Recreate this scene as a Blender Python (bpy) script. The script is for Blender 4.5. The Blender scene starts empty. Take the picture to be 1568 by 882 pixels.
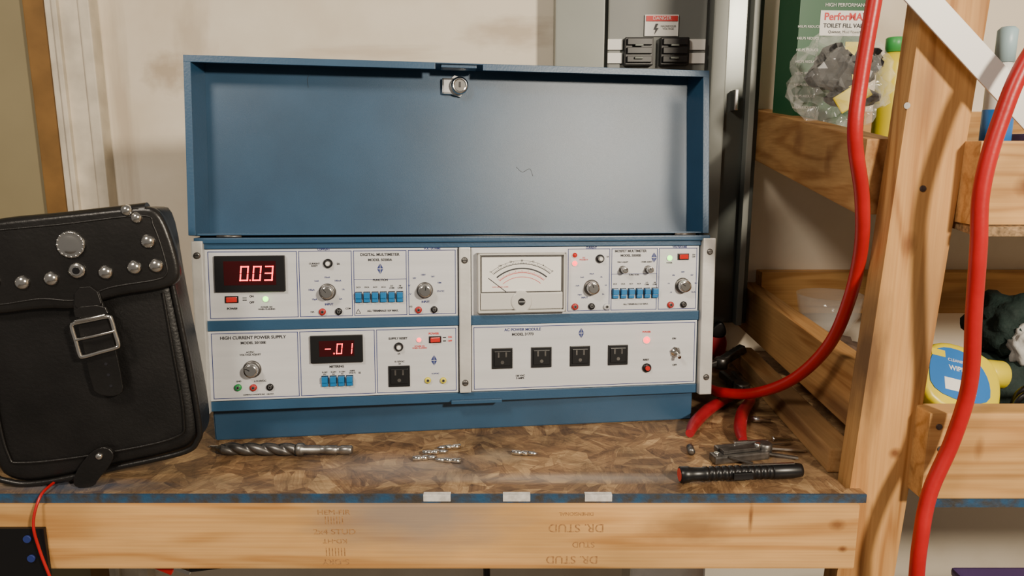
import bpy, bmesh, math, random
from mathutils import Vector, Matrix, noise
random.seed(4)
S=bpy.context.scene
COL=S.collection
# ------------------------------------------------------------------ materials
def newmat(name):
    m=bpy.data.materials.new(name); m.use_nodes=True
    nt=m.node_tree; b=nt.nodes['Principled BSDF']
    return m,nt,b
def N(nt,t,**k):
    n=nt.nodes.new(t)
    for a,v in k.items(): setattr(n,a,v)
    return n
def c4(c): return (c[0],c[1],c[2],1)
def mat(name,col,rough=.5,metal=0,var=.0,vscale=30,bump=0,bscale=200,emit=0,col2=None,spec=None,coat=0,stretch=None):
    m,nt,b=newmat(name)
    b.inputs['Base Color'].default_value=c4(col)
    b.inputs['Roughness'].default_value=rough
    b.inputs['Metallic'].default_value=metal
    if spec is not None: b.inputs['Specular IOR Level'].default_value=spec
    if coat: b.inputs['Coat Weight'].default_value=coat
    tc=N(nt,'ShaderNodeTexCoord')
    if var or col2:
        n=N(nt,'ShaderNodeTexNoise'); n.inputs['Scale'].default_value=vscale; n.inputs['Detail'].default_value=6
        if stretch:
            mp=N(nt,'ShaderNodeMapping'); mp.inputs['Scale'].default_value=stretch
            nt.links.new(tc.outputs['Object'],mp.inputs['Vector']); nt.links.new(mp.outputs['Vector'],n.inputs['Vector'])
        else: nt.links.new(tc.outputs['Object'],n.inputs['Vector'])
        r=N(nt,'ShaderNodeValToRGB')
        r.color_ramp.elements[0].position=.35; r.color_ramp.elements[1].position=.65
        c2=col2 if col2 else tuple(x*(1-var) for x in col)
        r.color_ramp.elements[0].color=c4(c2); r.color_ramp.elements[1].color=c4(col)
        nt.links.new(n.outputs['Fac'],r.inputs['Fac']); nt.links.new(r.outputs['Color'],b.inputs['Base Color'])
    if bump:
        n2=N(nt,'ShaderNodeTexNoise'); n2.inputs['Scale'].default_value=bscale; n2.inputs['Detail'].default_value=4
        nt.links.new(tc.outputs['Object'],n2.inputs['Vector'])
        bp=N(nt,'ShaderNodeBump'); bp.inputs['Strength'].default_value=bump; bp.inputs['Distance'].default_value=.002
        nt.links.new(n2.outputs['Fac'],bp.inputs['Height']); nt.links.new(bp.outputs['Normal'],b.inputs['Normal'])
    if emit:
        b.inputs['Emission Color'].default_value=c4(col); b.inputs['Emission Strength'].default_value=emit
    return m
def spots(nt,tc,base,lst):
    """lst: (centre, (sx,sy,sz), color, strength, warp) - stains and knots"""
    cur=base
    for (c,r,col,st,warp) in lst:
        mp=N(nt,'ShaderNodeMapping'); mp.vector_type='POINT'
        sc=tuple(1/x for x in r)
        mp.inputs['Scale'].default_value=sc
        mp.inputs['Location'].default_value=tuple(-c[i]*sc[i] for i in range(3))
        nt.links.new(tc.outputs['Object'],mp.inputs['Vector'])
        ns=N(nt,'ShaderNodeTexNoise'); ns.inputs['Scale'].default_value=2.2; ns.inputs['Detail'].default_value=5
        nt.links.new(mp.outputs['Vector'],ns.inputs['Vector'])
        ln=N(nt,'ShaderNodeVectorMath',operation='LENGTH'); nt.links.new(mp.outputs['Vector'],ln.inputs[0])
        ad=N(nt,'ShaderNodeMath',operation='MULTIPLY_ADD'); ad.inputs[1].default_value=warp; nt.links.new(ns.outputs['Fac'],ad.inputs[0]); nt.links.new(ln.outputs['Value'],ad.inputs[2])
        mr=N(nt,'ShaderNodeMapRange'); mr.inputs['From Min'].default_value=.25+warp*.5; mr.inputs['From Max'].default_value=1+warp*.5
        mr.inputs['To Min'].default_value=st; mr.inputs['To Max'].default_value=0
        nt.links.new(ad.outputs[0],mr.inputs['Value'])
        mx=N(nt,'ShaderNodeMix',data_type='RGBA')
        nt.links.new(mr.outputs['Result'],mx.inputs[0]); nt.links.new(cur,mx.inputs[6])
        mx.inputs[7].default_value=c4(col)
        cur=mx.outputs[2]
    return cur
def wood(name,axis,light=(.60,.34,.13),dark=(.36,.17,.055),lst=(),rough=.62,off=0.,freq=34):
    m,nt,b=newmat(name); tc=N(nt,'ShaderNodeTexCoord')
    def noise_(scale,stretch,detail=5,dist=0.):
        mp=N(nt,'ShaderNodeMapping'); s=[scale]*3; s[axis]=scale*stretch
        mp.inputs['Scale'].default_value=s; mp.inputs['Location'].default_value=(off,off*1.7,off*.6)
        nt.links.new(tc.outputs['Object'],mp.inputs['Vector'])
        n=N(nt,'ShaderNodeTexNoise'); n.inputs['Scale'].default_value=1; n.inputs['Detail'].default_value=detail; n.inputs['Distortion'].default_value=dist
        nt.links.new(mp.outputs['Vector'],n.inputs['Vector']); return n
    big=noise_(14,.09,2,.5)
    mul=N(nt,'ShaderNodeMath',operation='MULTIPLY'); mul.inputs[1].default_value=freq; nt.links.new(big.outputs['Fac'],mul.inputs[0])
    sn=N(nt,'ShaderNodeMath',operation='SINE'); nt.links.new(mul.outputs[0],sn.inputs[0])
    mr=N(nt,'ShaderNodeMapRange'); mr.inputs['From Min'].default_value=-1; nt.links.new(sn.outputs[0],mr.inputs['Value'])
    pw=N(nt,'ShaderNodeMath',operation='POWER'); pw.inputs[1].default_value=3.0; nt.links.new(mr.outputs['Result'],pw.inputs[0])
    fine=noise_(260,.02,3)
    m2=N(nt,'ShaderNodeMath',operation='MULTIPLY_ADD'); m2.inputs[1].default_value=.48; m2.inputs[2].default_value=0
    nt.links.new(pw.outputs[0],m2.inputs[0])
    m3=N(nt,'ShaderNodeMath',operation='MULTIPLY_ADD'); m3.inputs[1].default_value=.80; nt.links.new(fine.outputs['Fac'],m3.inputs[0]); nt.links.new(m2.outputs[0],m3.inputs[2])
    r=N(nt,'ShaderNodeValToRGB'); r.color_ramp.elements[0].position=.25; r.color_ramp.elements[1].position=.95
    r.color_ramp.elements[0].color=c4(light); r.color_ramp.elements[1].color=c4(dark)
    nt.links.new(m3.outputs[0],r.inputs['Fac'])
    pat=noise_(9,.35,4)
    rp=N(nt,'ShaderNodeMapRange'); rp.inputs['From Min'].default_value=.3; rp.inputs['From Max'].default_value=.7; rp.inputs['To Min'].default_value=.64; rp.inputs['To Max'].default_value=1.12
    nt.links.new(pat.outputs['Fac'],rp.inputs['Value'])
    vm=N(nt,'ShaderNodeVectorMath',operation='SCALE'); nt.links.new(r.outputs['Color'],vm.inputs[0]); nt.links.new(rp.outputs['Result'],vm.inputs['Scale'])
    out=spots(nt,tc,vm.outputs[0],lst)
    nt.links.new(out,b.inputs['Base Color'])
    b.inputs['Roughness'].default_value=rough; b.inputs['Specular IOR Level'].default_value=.3
    bp=N(nt,'ShaderNodeBump'); bp.inputs['Strength'].default_value=.25; bp.inputs['Distance'].default_value=.001
    nt.links.new(m3.outputs[0],bp.inputs['Height']); nt.links.new(bp.outputs['Normal'],b.inputs['Normal'])
    return m
def osb(name,lst=()):
    m,nt,b=newmat(name); tc=N(nt,'ShaderNodeTexCoord')
    def layer(sc,seed,sx,sy):
        v=N(nt,'ShaderNodeTexVoronoi'); v.inputs['Scale'].default_value=sc
        mp0=N(nt,'ShaderNodeMapping'); mp0.inputs['Location'].default_value=(seed,seed*2,0)
        nt.links.new(tc.outputs['Object'],mp0.inputs['Vector'])
        nz=N(nt,'ShaderNodeTexNoise'); nz.inputs['Scale'].default_value=30
        nt.links.new(tc.outputs['Object'],nz.inputs['Vector'])
        mm=N(nt,'ShaderNodeVectorMath',operation='MULTIPLY_ADD'); mm.inputs[1].default_value=(.010,.010,0)
        nt.links.new(nz.outputs['Color'],mm.inputs[0]); nt.links.new(mp0.outputs['Vector'],mm.inputs[2])
        nt.links.new(mm.outputs[0],v.inputs['Vector'])
        sep=N(nt,'ShaderNodeSeparateColor'); nt.links.new(v.outputs['Color'],sep.inputs[0])
        an=N(nt,'ShaderNodeMath',operation='MULTIPLY'); an.inputs[1].default_value=6.28; nt.links.new(sep.outputs[0],an.inputs[0])
        vr=N(nt,'ShaderNodeVectorRotate',rotation_type='Z_AXIS'); nt.links.new(mm.outputs[0],vr.inputs['Vector']); nt.links.new(an.outputs[0],vr.inputs['Angle'])
        mp=N(nt,'ShaderNodeMapping'); mp.inputs['Scale'].default_value=(sx,sy,1); nt.links.new(vr.outputs['Vector'],mp.inputs['Vector'])
        v2=N(nt,'ShaderNodeTexVoronoi'); v2.inputs['Scale'].default_value=1; nt.links.new(mp.outputs['Vector'],v2.inputs['Vector'])
        s2=N(nt,'ShaderNodeSeparateColor'); nt.links.new(v2.outputs['Color'],s2.inputs[0])
        mp3=N(nt,'ShaderNodeMapping'); mp3.inputs['Scale'].default_value=(sx*.6,sy*8,1); nt.links.new(vr.outputs['Vector'],mp3.inputs['Vector'])
        n3=N(nt,'ShaderNodeTexNoise'); n3.inputs['Scale'].default_value=1; n3.inputs['Detail'].default_value=5; nt.links.new(mp3.outputs['Vector'],n3.inputs['Vector'])
        ma=N(nt,'ShaderNodeMath',operation='MULTIPLY_ADD'); ma.inputs[1].default_value=.66
        nt.links.new(n3.outputs['Fac'],ma.inputs[0])
        mb=N(nt,'ShaderNodeMath',operation='MULTIPLY'); mb.inputs[1].default_value=.50; nt.links.new(s2.outputs[1],mb.inputs[0]); nt.links.new(mb.outputs[0],ma.inputs[2])
        return ma.outputs[0]
    a=layer(18,0.,13,52); c=layer(30,3.3,22,90)
    mxn=N(nt,'ShaderNodeMath',operation='MULTIPLY_ADD'); mxn.inputs[1].default_value=.62; nt.links.new(a,mxn.inputs[0])
    mh=N(nt,'ShaderNodeMath',operation='MULTIPLY'); mh.inputs[1].default_value=.38; nt.links.new(c,mh.inputs[0]); nt.links.new(mh.outputs[0],mxn.inputs[2])
    r=N(nt,'ShaderNodeValToRGB'); e=r.color_ramp.elements
    e[0].position=.30; e[0].color=(.11,.055,.024,1); e[1].position=.86; e[1].color=(.62,.41,.20,1)
    x=e.new(.50); x.color=(.26,.145,.066,1); x=e.new(.66); x.color=(.39,.235,.108,1)
    nt.links.new(mxn.outputs[0],r.inputs['Fac'])
    gn=N(nt,'ShaderNodeTexNoise'); gn.inputs['Scale'].default_value=8; gn.inputs['Detail'].default_value=8; gn.inputs['Roughness'].default_value=.72
    nt.links.new(tc.outputs['Object'],gn.inputs['Vector'])
    gr=N(nt,'ShaderNodeMapRange'); gr.inputs['From Min'].default_value=.36; gr.inputs['From Max'].default_value=.60; gr.inputs['To Min'].default_value=.36; gr.inputs['To Max'].default_value=1.0
    nt.links.new(gn.outputs['Fac'],gr.inputs['Value'])
    vm=N(nt,'ShaderNodeVectorMath',operation='SCALE'); nt.links.new(r.outputs['Color'],vm.inputs[0]); nt.links.new(gr.outputs['Result'],vm.inputs['Scale'])
    out=spots(nt,tc,vm.outputs[0],lst)
    nt.links.new(out,b.inputs['Base Color']); b.inputs['Roughness'].default_value=.5
    bp=N(nt,'ShaderNodeBump'); bp.inputs['Strength'].default_value=.3; bp.inputs['Distance'].default_value=.001
    nt.links.new(mxn.outputs[0],bp.inputs['Height']); nt.links.new(bp.outputs['Normal'],b.inputs['Normal'])
    return m
def clearmat(name,fac=.35,col=(.9,.9,.9),rough=.12,bump=0):
    m,nt,b=newmat(name)
    b.inputs['Base Color'].default_value=c4(col); b.inputs['Roughness'].default_value=rough
    b.inputs['Alpha'].default_value=fac; b.inputs['Specular IOR Level'].default_value=1.0
    if bump:
        n=N(nt,'ShaderNodeTexNoise'); n.inputs['Scale'].default_value=22; n.inputs['Detail'].default_value=2; n.inputs['Distortion'].default_value=1.5
        tc=N(nt,'ShaderNodeTexCoord'); nt.links.new(tc.outputs['Object'],n.inputs['Vector'])
        bp=N(nt,'ShaderNodeBump'); bp.inputs['Strength'].default_value=bump; bp.inputs['Distance'].default_value=.01
        nt.links.new(n.outputs['Fac'],bp.inputs['Height']); nt.links.new(bp.outputs['Normal'],b.inputs['Normal'])
    return m
M={}
M['blue']=mat('blue_enamel',(.030,.080,.150),.34,0,.12,9,.10,1300,col2=(.025,.065,.122))
M['blue2']=mat('blue_enamel_trim',(.024,.078,.155),.38,0,.1,18,.08,300)
M['panel']=mat('silver_white_panel',(.66,.67,.69),.40,.08,.06,60,col2=(.60,.61,.63),stretch=(.05,1,1))
M['rail']=mat('brushed_aluminium_rail',(.62,.61,.58),.42,.25,.15,25,.1,120)
M['steel']=mat('steel',(.66,.66,.66),.26,1.0,.12,60)
M['dsteel']=mat('dark_steel',(.22,.21,.20),.38,.9,.4,90)
M['chrome']=mat('nickel',(.80,.78,.74),.16,1.0)
M['black']=mat('black_plastic',(.006,.006,.007),.35)
M['dred']=mat('display_window',(.035,.002,.003),.15)
M['led']=mat('led_red',(1,.04,.05),.4,emit=5)
M['ledg']=mat('led_green',(.25,1,.10),.4,emit=5)
M['rock']=mat('red_rocker',(.55,.015,.01),.3)
M['btn']=mat('blue_button',(.008,.16,.40),.35)
M['ink']=mat('blue_ink',(.02,.035,.17),.5)
M['inkk']=mat('black_ink',(.010,.010,.014),.5)
M['inkr']=mat('red_ink',(.6,.03,.03),.5)
M['jr']=mat('jack_red',(.42,.02,.02),.35); M['jg']=mat('jack_green',(.02,.28,.07),.35); M['jy']=mat('jack_yellow',(.75,.65,.03),.35)
M['white']=mat('white_plastic',(.78,.77,.73),.4)
M['paper']=mat('dial_paper',(.82,.81,.77),.6)
M['leather']=mat('black_leather',(.009,.0082,.008),.42,0,.5,14,.25,240)
M['leather2']=mat('black_leather_flap',(.011,.010,.0095),.34,0,.5,12,.16,200)
M['hose']=mat('red_rubber_hose',(.48,.008,.010),.36,0,.15,30,.1,150)
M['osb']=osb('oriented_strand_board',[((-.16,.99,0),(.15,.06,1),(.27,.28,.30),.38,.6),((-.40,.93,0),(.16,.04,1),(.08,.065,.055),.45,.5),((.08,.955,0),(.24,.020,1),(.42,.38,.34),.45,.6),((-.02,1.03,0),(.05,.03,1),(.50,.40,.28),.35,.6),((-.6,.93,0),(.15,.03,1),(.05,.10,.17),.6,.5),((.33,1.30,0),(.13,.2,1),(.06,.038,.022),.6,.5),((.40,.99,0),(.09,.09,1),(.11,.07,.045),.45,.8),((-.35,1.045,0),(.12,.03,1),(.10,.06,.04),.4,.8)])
M['paintblue']=mat('blue_painted_edge',(.015,.07,.15),.6,0,.5,60,.4,200,col2=(.045,.04,.035))
M['edgewhite']=mat('bare_white_edge',(.75,.72,.68),.7,0,.3,120)
knot=(.16,.055,.018)
M['wood_front']=wood('pine_front_beam',0,(.78,.45,.165),(.52,.25,.075),[((-.13,.9,-.03),(.16,.1,.06),(.24,.22,.21),.7,.7),((.235,.9,-.045),(.075,.1,.030),(.20,.09,.035),.6,.7),((-.60,.9,-.03),(.06,.1,.05),(.52,.26,.08),.5,.4),((.43,.9,-.04),(.014,.1,.01),knot,.7,.3),((.44,.9,-.075),(.008,.1,.006),knot,.9,.3),((.315,.9,-.03),(.004,.1,.025),knot,.8,.4)])
M['wood_post']=wood('pine_post',2,(.66,.36,.125),(.40,.18,.052),[((.468,.93,.17),(.028,.09,.12),(.10,.05,.025),.8,.8),((.51,.93,.05),(.010,.05,.010),knot,.9,.2),((.50,.93,.33),(.012,.05,.02),knot,.7,.3),((.505,.93,.52),(.02,.05,.05),(.30,.15,.06),.6,.5),((.53,.93,.25),(.03,.05,.12),(.3,.16,.07),.5,.6)],off=2.)
M['wood_side']=wood('pine_side_beam',1,(.56,.31,.115),(.34,.155,.048),[((.49,1.25,.46),(.1,.035,.03),knot,.6,.5),((.49,1.1,.43),(.1,.02,.03),knot,.6,.5),((.5,1.05,.06),(.1,.15,.03),(.09,.05,.03),.6,.8)],off=5.)
M['wood_low']=wood('pine_cleat',1,(.50,.29,.12),(.32,.155,.055),[((.46,1.2,.03),(.1,.2,.03),(.06,.035,.02),.7,.8)],off=7.)
M['wood_right']=wood('pine_shelf_front',0,(.75,.43,.155),(.50,.25,.08),[((.62,.9,.405),(.022,.1,.018),knot,.9,.3),((.60,.9,.07),(.008,.1,.02),knot,.5,.3)],off=9.)
M['rawedge']=mat('rough_board_edge',(.40,.25,.12),.8,0,.6,180,.6,200)
# ------------------------------------------------------------------ geometry builders
class B:
    def __init__(s,name,parent=None):
        s.bm=bmesh.new(); s.mats=[]; s.name=name; s.parent=parent
    def mi(s,m):
        if isinstance(m,str): m=M[m]
        if m not in s.mats: s.mats.append(m)
        return s.mats.index(m)
    def box(s,x0,x1,y0,y1,z0,z1,m,bev=0,rot=None,piv=None):
        tb=bmesh.new(); bmesh.ops.create_cube(tb,size=1)
        for v in tb.verts: v.co=Vector(((x0+x1)/2+v.co.x*(x1-x0),(y0+y1)/2+v.co.y*(y1-y0),(z0+z1)/2+v.co.z*(z1-z0)))
        if bev: bmesh.ops.bevel(tb,geom=tb.edges[:],offset=bev,segments=2,profile=.7,affect='EDGES')
        if rot is not None:
            p=Vector(piv) if piv else Vector(((x0+x1)/2,(y0+y1)/2,(z0+z1)/2))
            for v in tb.verts: v.co=rot@(v.co-p)+p
        s.merge(tb,m,False); return s
    def merge(s,tb,m,smooth):
        i=s.mi(m); vm={}
        for v in tb.verts: vm[v]=s.bm.verts.new(v.co)
        for f in tb.faces:
            try:
                nf=s.bm.faces.new([vm[v] for v in f.verts]); nf.material_index=i
                nf.smooth=(f.smooth if smooth=='keep' else smooth)
            except ValueError: pass
        tb.free()
    def lathe(s,c,axis,prof,m,seg=28,flute=0,fd=.0):
        a=Vector(axis).normalized(); t=a.orthogonal().normalized(); u=a.cross(t)
        c=Vector(c); tb=bmesh.new(); rings=[]
        for (r,h) in prof:
            ring=[]
            for k in range(seg):
                an=2*math.pi*k/seg
                rr=r*(1-fd*(0.5+.5*math.cos(an*flute))) if flute else r
                ring.append(tb.verts.new(c+a*h+(t*math.cos(an)+u*math.sin(an))*rr))
            rings.append(ring)
        for j in range(len(rings)-1):
            flat=abs(prof[j][1]-prof[j+1][1])<1e-6
            for k in range(seg):
                f=tb.faces.new([rings[j][k],rings[j][(k+1)%seg],rings[j+1][(k+1)%seg],rings[j+1][k]]); f.smooth=not flat
        for rg in (rings[0][::-1],rings[-1]):
            try: f=tb.faces.new(rg); f.smooth=False
            except ValueError: pass
        bmesh.ops.recalc_face_normals(tb,faces=tb.faces[:])
        s.merge(tb,m,'keep'); return s
    def cyl(s,c,axis,r,h,m,seg=24,ch=0):
        if ch: return s.lathe(c,axis,[(r,0),(r,h-ch),(r-ch,h)],m,seg)
        return s.lathe(c,axis,[(r,0),(r,h)],m,seg)
    def dome(s,c,axis,r,h,m,seg=20):
        return s.lathe(c,axis,[(r*math.cos(a),h*math.sin(a)) for a in [i*math.pi/2/6 for i in range(6)]]+[(r*.03,h)],m,seg)
    def poly(s,pts,z0,z1,m,bev=0,smooth=False,fn=None):
        tb=bmesh.new()
        a=[tb.verts.new((p[0],p[1],z0)) for p in pts]; bb=[tb.verts.new((p[0],p[1],z1)) for p in pts]
        n=len(pts); tb.faces.new(a[::-1]); top=tb.faces.new(bb)
        for k in range(n): tb.faces.new([a[k],a[(k+1)%n],bb[(k+1)%n],bb[k]])
        bmesh.ops.recalc_face_normals(tb,faces=tb.faces[:])
        if bev: bmesh.ops.bevel(tb,geom=[e for e in tb.edges if all(abs(v.co.z-z1)<1e-9 for v in e.verts) or all(abs(v.co.z-z0)<1e-9 for v in e.verts)],offset=bev,segments=4,profile=.5,affect='EDGES')
        if fn:
            for v in tb.verts: v.co=fn(v.co)
        s.merge(tb,m,smooth); return s
    def beam(s,p,q,w,h,m,up=(0,0,1),bev=.002):
        p=Vector(p);q=Vector(q);d=(q-p).normalized();side=d.cross(Vector(up)).normalized();u=side.cross(d)
        tb=bmesh.new(); bmesh.ops.create_cube(tb,size=1)
        L=(q-p).length;c=(p+q)/2
        for v in tb.verts: v.co=Vector((v.co.x*L,v.co.y*w,v.co.z*h))
        if bev: bmesh.ops.bevel(tb,geom=tb.edges[:],offset=bev,segments=2,profile=.7,affect='EDGES')
        for v in tb.verts: v.co=c+d*v.co.x+side*v.co.y+u*v.co.z
        s.merge(tb,m,False); return s
    def done(s):
        bmesh.ops.recalc_face_normals(s.bm,faces=s.bm.faces[:])
        me=bpy.data.meshes.new(s.name); s.bm.to_mesh(me); s.bm.free()
        for m in s.mats: me.materials.append(m)
        o=bpy.data.objects.new(s.name,me); COL.objects.link(o)
        if s.parent: o.parent=s.parent
        return o
def empty(name,mw=None,parent=None):
    o=bpy.data.objects.new(name,None); o.empty_display_size=.05; COL.objects.link(o)
    if parent: o.parent=parent
    if mw is not None: o.matrix_local=mw
    return o
def text(name,body,u,v,w,size,m,parent,rot=None,align='CENTER',ext=.0002,sx=1,bold=0):
    cu=bpy.data.curves.new(name,'FONT'); cu.body=body; cu.size=size; cu.align_x=align; cu.align_y='CENTER'; cu.extrude=ext; cu.offset=bold
    cu.materials.append(M[m] if isinstance(m,str) else m)
    o=bpy.data.objects.new(name,cu); COL.objects.link(o); o.parent=parent
    o.location=(u,v,w); o.scale=(sx,1,1)
    if rot: o.rotation_euler=rot
    return o
def catmull(P,n=8):
    P=[Vector(p) for p in P]; out=[]
    for i in range(len(P)-1):
        a=P[max(i-1,0)];b=P[i];c=P[i+1];d=P[min(i+2,len(P)-1)]
        for k in range(n):
            t=k/n
            out.append(.5*((2*b)+(c-a)*t+(2*a-5*b+4*c-d)*t*t+(3*b-a-3*c+d)*t**3))
    out.append(P[-1]); return out
def tube(name,pts,r,m,parent=None,n=8,radii=None,res=6,cap=True):
    Q=catmull(pts,n); cu=bpy.data.curves.new(name,'CURVE'); cu.dimensions='3D'; cu.bevel_depth=r; cu.bevel_resolution=res; cu.use_fill_caps=cap
    sp=cu.splines.new('POLY'); sp.points.add(len(Q)-1)
    for i,q in enumerate(Q):
        sp.points[i].co=(*q,1)
        if radii:
            f=i/(len(Q)-1)*(len(radii)-1); k=min(int(f),len(radii)-2); sp.points[i].radius=radii[k]*(1-f+k)+radii[k+1]*(f-k)
    sp.use_smooth=True
    cu.materials.append(M[m] if isinstance(m,str) else m)
    o=bpy.data.objects.new(name,cu); COL.objects.link(o)
    if parent: o.parent=parent
    return o
def chaikin(P,n=2):
    for _ in range(n):
        Q=[]
        for i in range(len(P)):
            a=P[i];b=P[(i+1)%len(P)]
            Q+= [(a[0]*.75+b[0]*.25,a[1]*.75+b[1]*.25),(a[0]*.25+b[0]*.75,a[1]*.25+b[1]*.75)]
        P=Q
    return P
def blob(name,c,r,m,parent=None,amp=.25,fs=3.,sub=4,seed=0,ridge=False,flat=False):
    bm=bmesh.new(); bmesh.ops.create_icosphere(bm,subdivisions=sub,radius=1)
    for v in bm.verts:
        n=noise.noise(v.co*fs+Vector((seed,seed*2,0)))+.5*noise.noise(v.co*fs*2.3+Vector((seed,0,seed)))
        if ridge: n=.5-2*abs(n)
        v.co=v.co*(1+amp*n); v.co=Vector((c[0]+v.co.x*r[0],c[1]+v.co.y*r[1],c[2]+v.co.z*r[2]))
    for f in bm.faces: f.smooth=not flat
    me=bpy.data.meshes.new(name); bm.to_mesh(me); bm.free(); me.materials.append(M[m] if isinstance(m,str) else m)
    o=bpy.data.objects.new(name,me); COL.objects.link(o)
    if parent: o.parent=parent
    return o
# ------------------------------------------------------------------ room
def wallmat():
    m,nt,b=newmat('stained_white_wall'); tc=N(nt,'ShaderNodeTexCoord')
    n=N(nt,'ShaderNodeTexNoise'); n.inputs['Scale'].default_value=3; n.inputs['Detail'].default_value=6; n.inputs['Roughness'].default_value=.55
    nt.links.new(tc.outputs['Object'],n.inputs['Vector'])
    r=N(nt,'ShaderNodeValToRGB'); e=r.color_ramp.elements
    e[0].position=.25; e[0].color=(.68,.58,.43,1); e[1].position=.52; e[1].color=(.84,.76,.62,1)
    nt.links.new(n.outputs['Fac'],r.inputs['Fac'])
    out=spots(nt,tc,r.outputs['Color'],[((-.72,1.6,.60),(.06,.3,.05),(.36,.26,.16),.65,1.2),((-.66,1.6,.66),(.05,.3,.12),(.42,.32,.21),.45,1.2),((0,1.6,.68),(.12,.3,.04),(.40,.29,.18),.55,1.2),((-.82,1.6,.5),(.03,.3,.3),(.42,.33,.23),.5,1.2),((-.3,1.6,.64),(.2,.3,.02),(.5,.40,.28),.45,1.2)])
    nt.links.new(out,b.inputs['Base Color']); b.inputs['Roughness'].default_value=.75
    bp=N(nt,'ShaderNodeBump'); bp.inputs['Strength'].default_value=.2; bp.inputs['Distance'].default_value=.003
    nt.links.new(n.outputs['Fac'],bp.inputs['Height']); nt.links.new(bp.outputs['Normal'],b.inputs['Normal'])
    return m
M['wall']=wallmat()
M['trimw']=mat('white_painted_trim',(.78,.70,.56),.55,0,.3,14,.3,40)
M['strip']=mat('ochre_wood_jamb',(.26,.135,.035),.6,0,.3,12)
M['door']=mat('olive_beige_door',(.30,.25,.14),.6,0,.1,5)
M['floor']=mat('concrete_floor',(.22,.20,.18),.8,0,.3,6,.4,50)
B('wall_back').box(-.86,2.2,1.6,1.7,-.9,1.7,'wall').done()
B('wall_right').box(2.2,2.3,-2.0,1.7,-.9,1.7,'trimw').done()
B('floor').box(-2.4,2.3,-2.0,1.7,-1.0,-.9,'floor').done()
tr=B('trim_1')
tr.box(-.945,-.850,1.575,1.64,-.9,1.7,'trimw',.003); tr.box(-.925,-.915,1.565,1.58,-.9,1.7,'trimw',.002); tr.box(-.872,-.85,1.566,1.58,-.9,1.7,'trimw',.003)
tr.done()
B('trim_2').box(-.995,-.945,1.585,1.66,-.9,1.7,'strip',.002).done()
B('door_1').box(-2.0,-.995,1.61,1.65,-.9,1.7,'door',.003).done()
# ------------------------------------------------------------------ workbench
wb=empty('workbench')
o=B('osb_top',wb)
o.poly([(-1.3,.907),(.468,.907),(.468,.925),(.448,.925),(.448,.972),(.547,.972),(.547,.895),(1.3,.895),(1.3,1.598),(-1.3,1.598)],-.0105,0,'osb')
o.box(-1.3,.468,.905,.9085,-.0112,.0004,'paintblue'); o.box(.547,1.3,.893,.8955,-.0112,.0004,'paintblue')
for a in (-.117,-.012,.096):
    o.box(a,a+.036,.9035,.913,-.0085,.0008,'edgewhite',.0006)
o.done()
o=B('front_beam',wb); o.box(-1.3,.458,.900,.938,-.104,-.0112,'wood_front',.003)
o.box(-1.29,.4,1.56,1.597,-.104,-.0112,'wood_front'); o.done()
o=B('bench_leg',wb); o.box(-1.2,-1.11,.94,.98,-.9,-.0112,'wood_post',.002); o.done()
o=B('steel_bracket',wb); o.box(-.80,-.616,.894,.8995,-.12,-.042,'black',.001); 
o.cyl((-.638,.894,-.056),(0,-1,0),.005,.003,'ink'); o.cyl((-.636,.894,-.084),(0,-1,0),.005,.003,'ink'); o.done()
M['stamp']=mat('mill_stamp_ink',(.26,.12,.045),.8,0,0,260,col2=(.52,.28,.10))
R90=(math.pi/2,0,0); R90f=(math.pi/2,math.pi,0)
for i,(b_,z,s_) in enumerate((("HEM-FIR",-.022,.010),("|||||||",-.034,.012),("2x4 STUD",-.050,.011),("KD-HT",-.063,.009),("|||||||",-.078,.013),("S-DRY",-.093,.011))):
    text('stamp_%d'%i,b_,-.235,.8998,z,s_,'stamp',wb,R90f if i%2 else R90,ext=.0001,sx=1.2)
text('stamp_a','DIMENSIONAL',.085,.8998,-.024,.007,'stamp',wb,R90f,ext=.0001)
text('stamp_b','DR. STUD',.085,.8998,-.044,.017,'stamp',wb,R90f,ext=.0001)
text('stamp_c','STUD',.095,.8998,-.068,.012,'stamp',wb,R90f,ext=.0001)
text('stamp_d','DR. STUD',.080,.8998,-.090,.016,'stamp',wb,R90f,ext=.0001)
# ------------------------------------------------------------------ shelving
sh=empty('wooden_shelving_unit')
o=B('post',sh); o.beam((.447,.944,-.9),(.546,.944,.98),.080,.038,'wood_post',up=(0,1,0),bev=.003); o.done()
def shz(y): return .357+.095*(y-.9)
o=B('upper_side_beam',sh); o.beam((.472,.965,.412),(.520,1.595,.478),.038,.098,'wood_side'); o.done()
o=B('lower_side_beam',sh); o.beam((.512,.975,.09),(.516,1.595,.110),.036,.095,'wood_side'); o.done()
o=B('bench_cleat',sh); o.beam((.463,.97,.0185),(.482,1.50,.0185),.040,.035,'wood_low',bev=.003); o.done()
o=B('back_rails',sh); o.box(.535,1.3,1.56,1.598,.095,.185,'wood_right',.002); o.box(.545,1.3,1.56,1.598,.43,.52,'wood_right',.002); o.done()
o=B('lower_front_beam',sh); o.box(.532,1.3,.893,.931,.0005,.118,'wood_right',.003); o.done()
o=B('upper_front_beam',sh); o.box(.556,1.3,.893,.931,.358,.458,'wood_right',.003); o.done()
o=B('shelf_board',sh); o.beam((.93,.888,.3505),(.93,1.55,.3505+.095*.662),.74,.012,'rawedge',bev=.001); o.done()
o=B('shelf_screws',sh)
for (x,z) in ((.480,.50),(.510,.40)): o.cyl((x,.925,z),(0,-1,0),.004,.001,'dsteel',12)
for (x,z) in ((.55,.07),(.545,.10),(.575,.44)): o.cyl((x,.893,z),(0,-1,0),.004,.001,'dsteel',12)
o.done()
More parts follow.
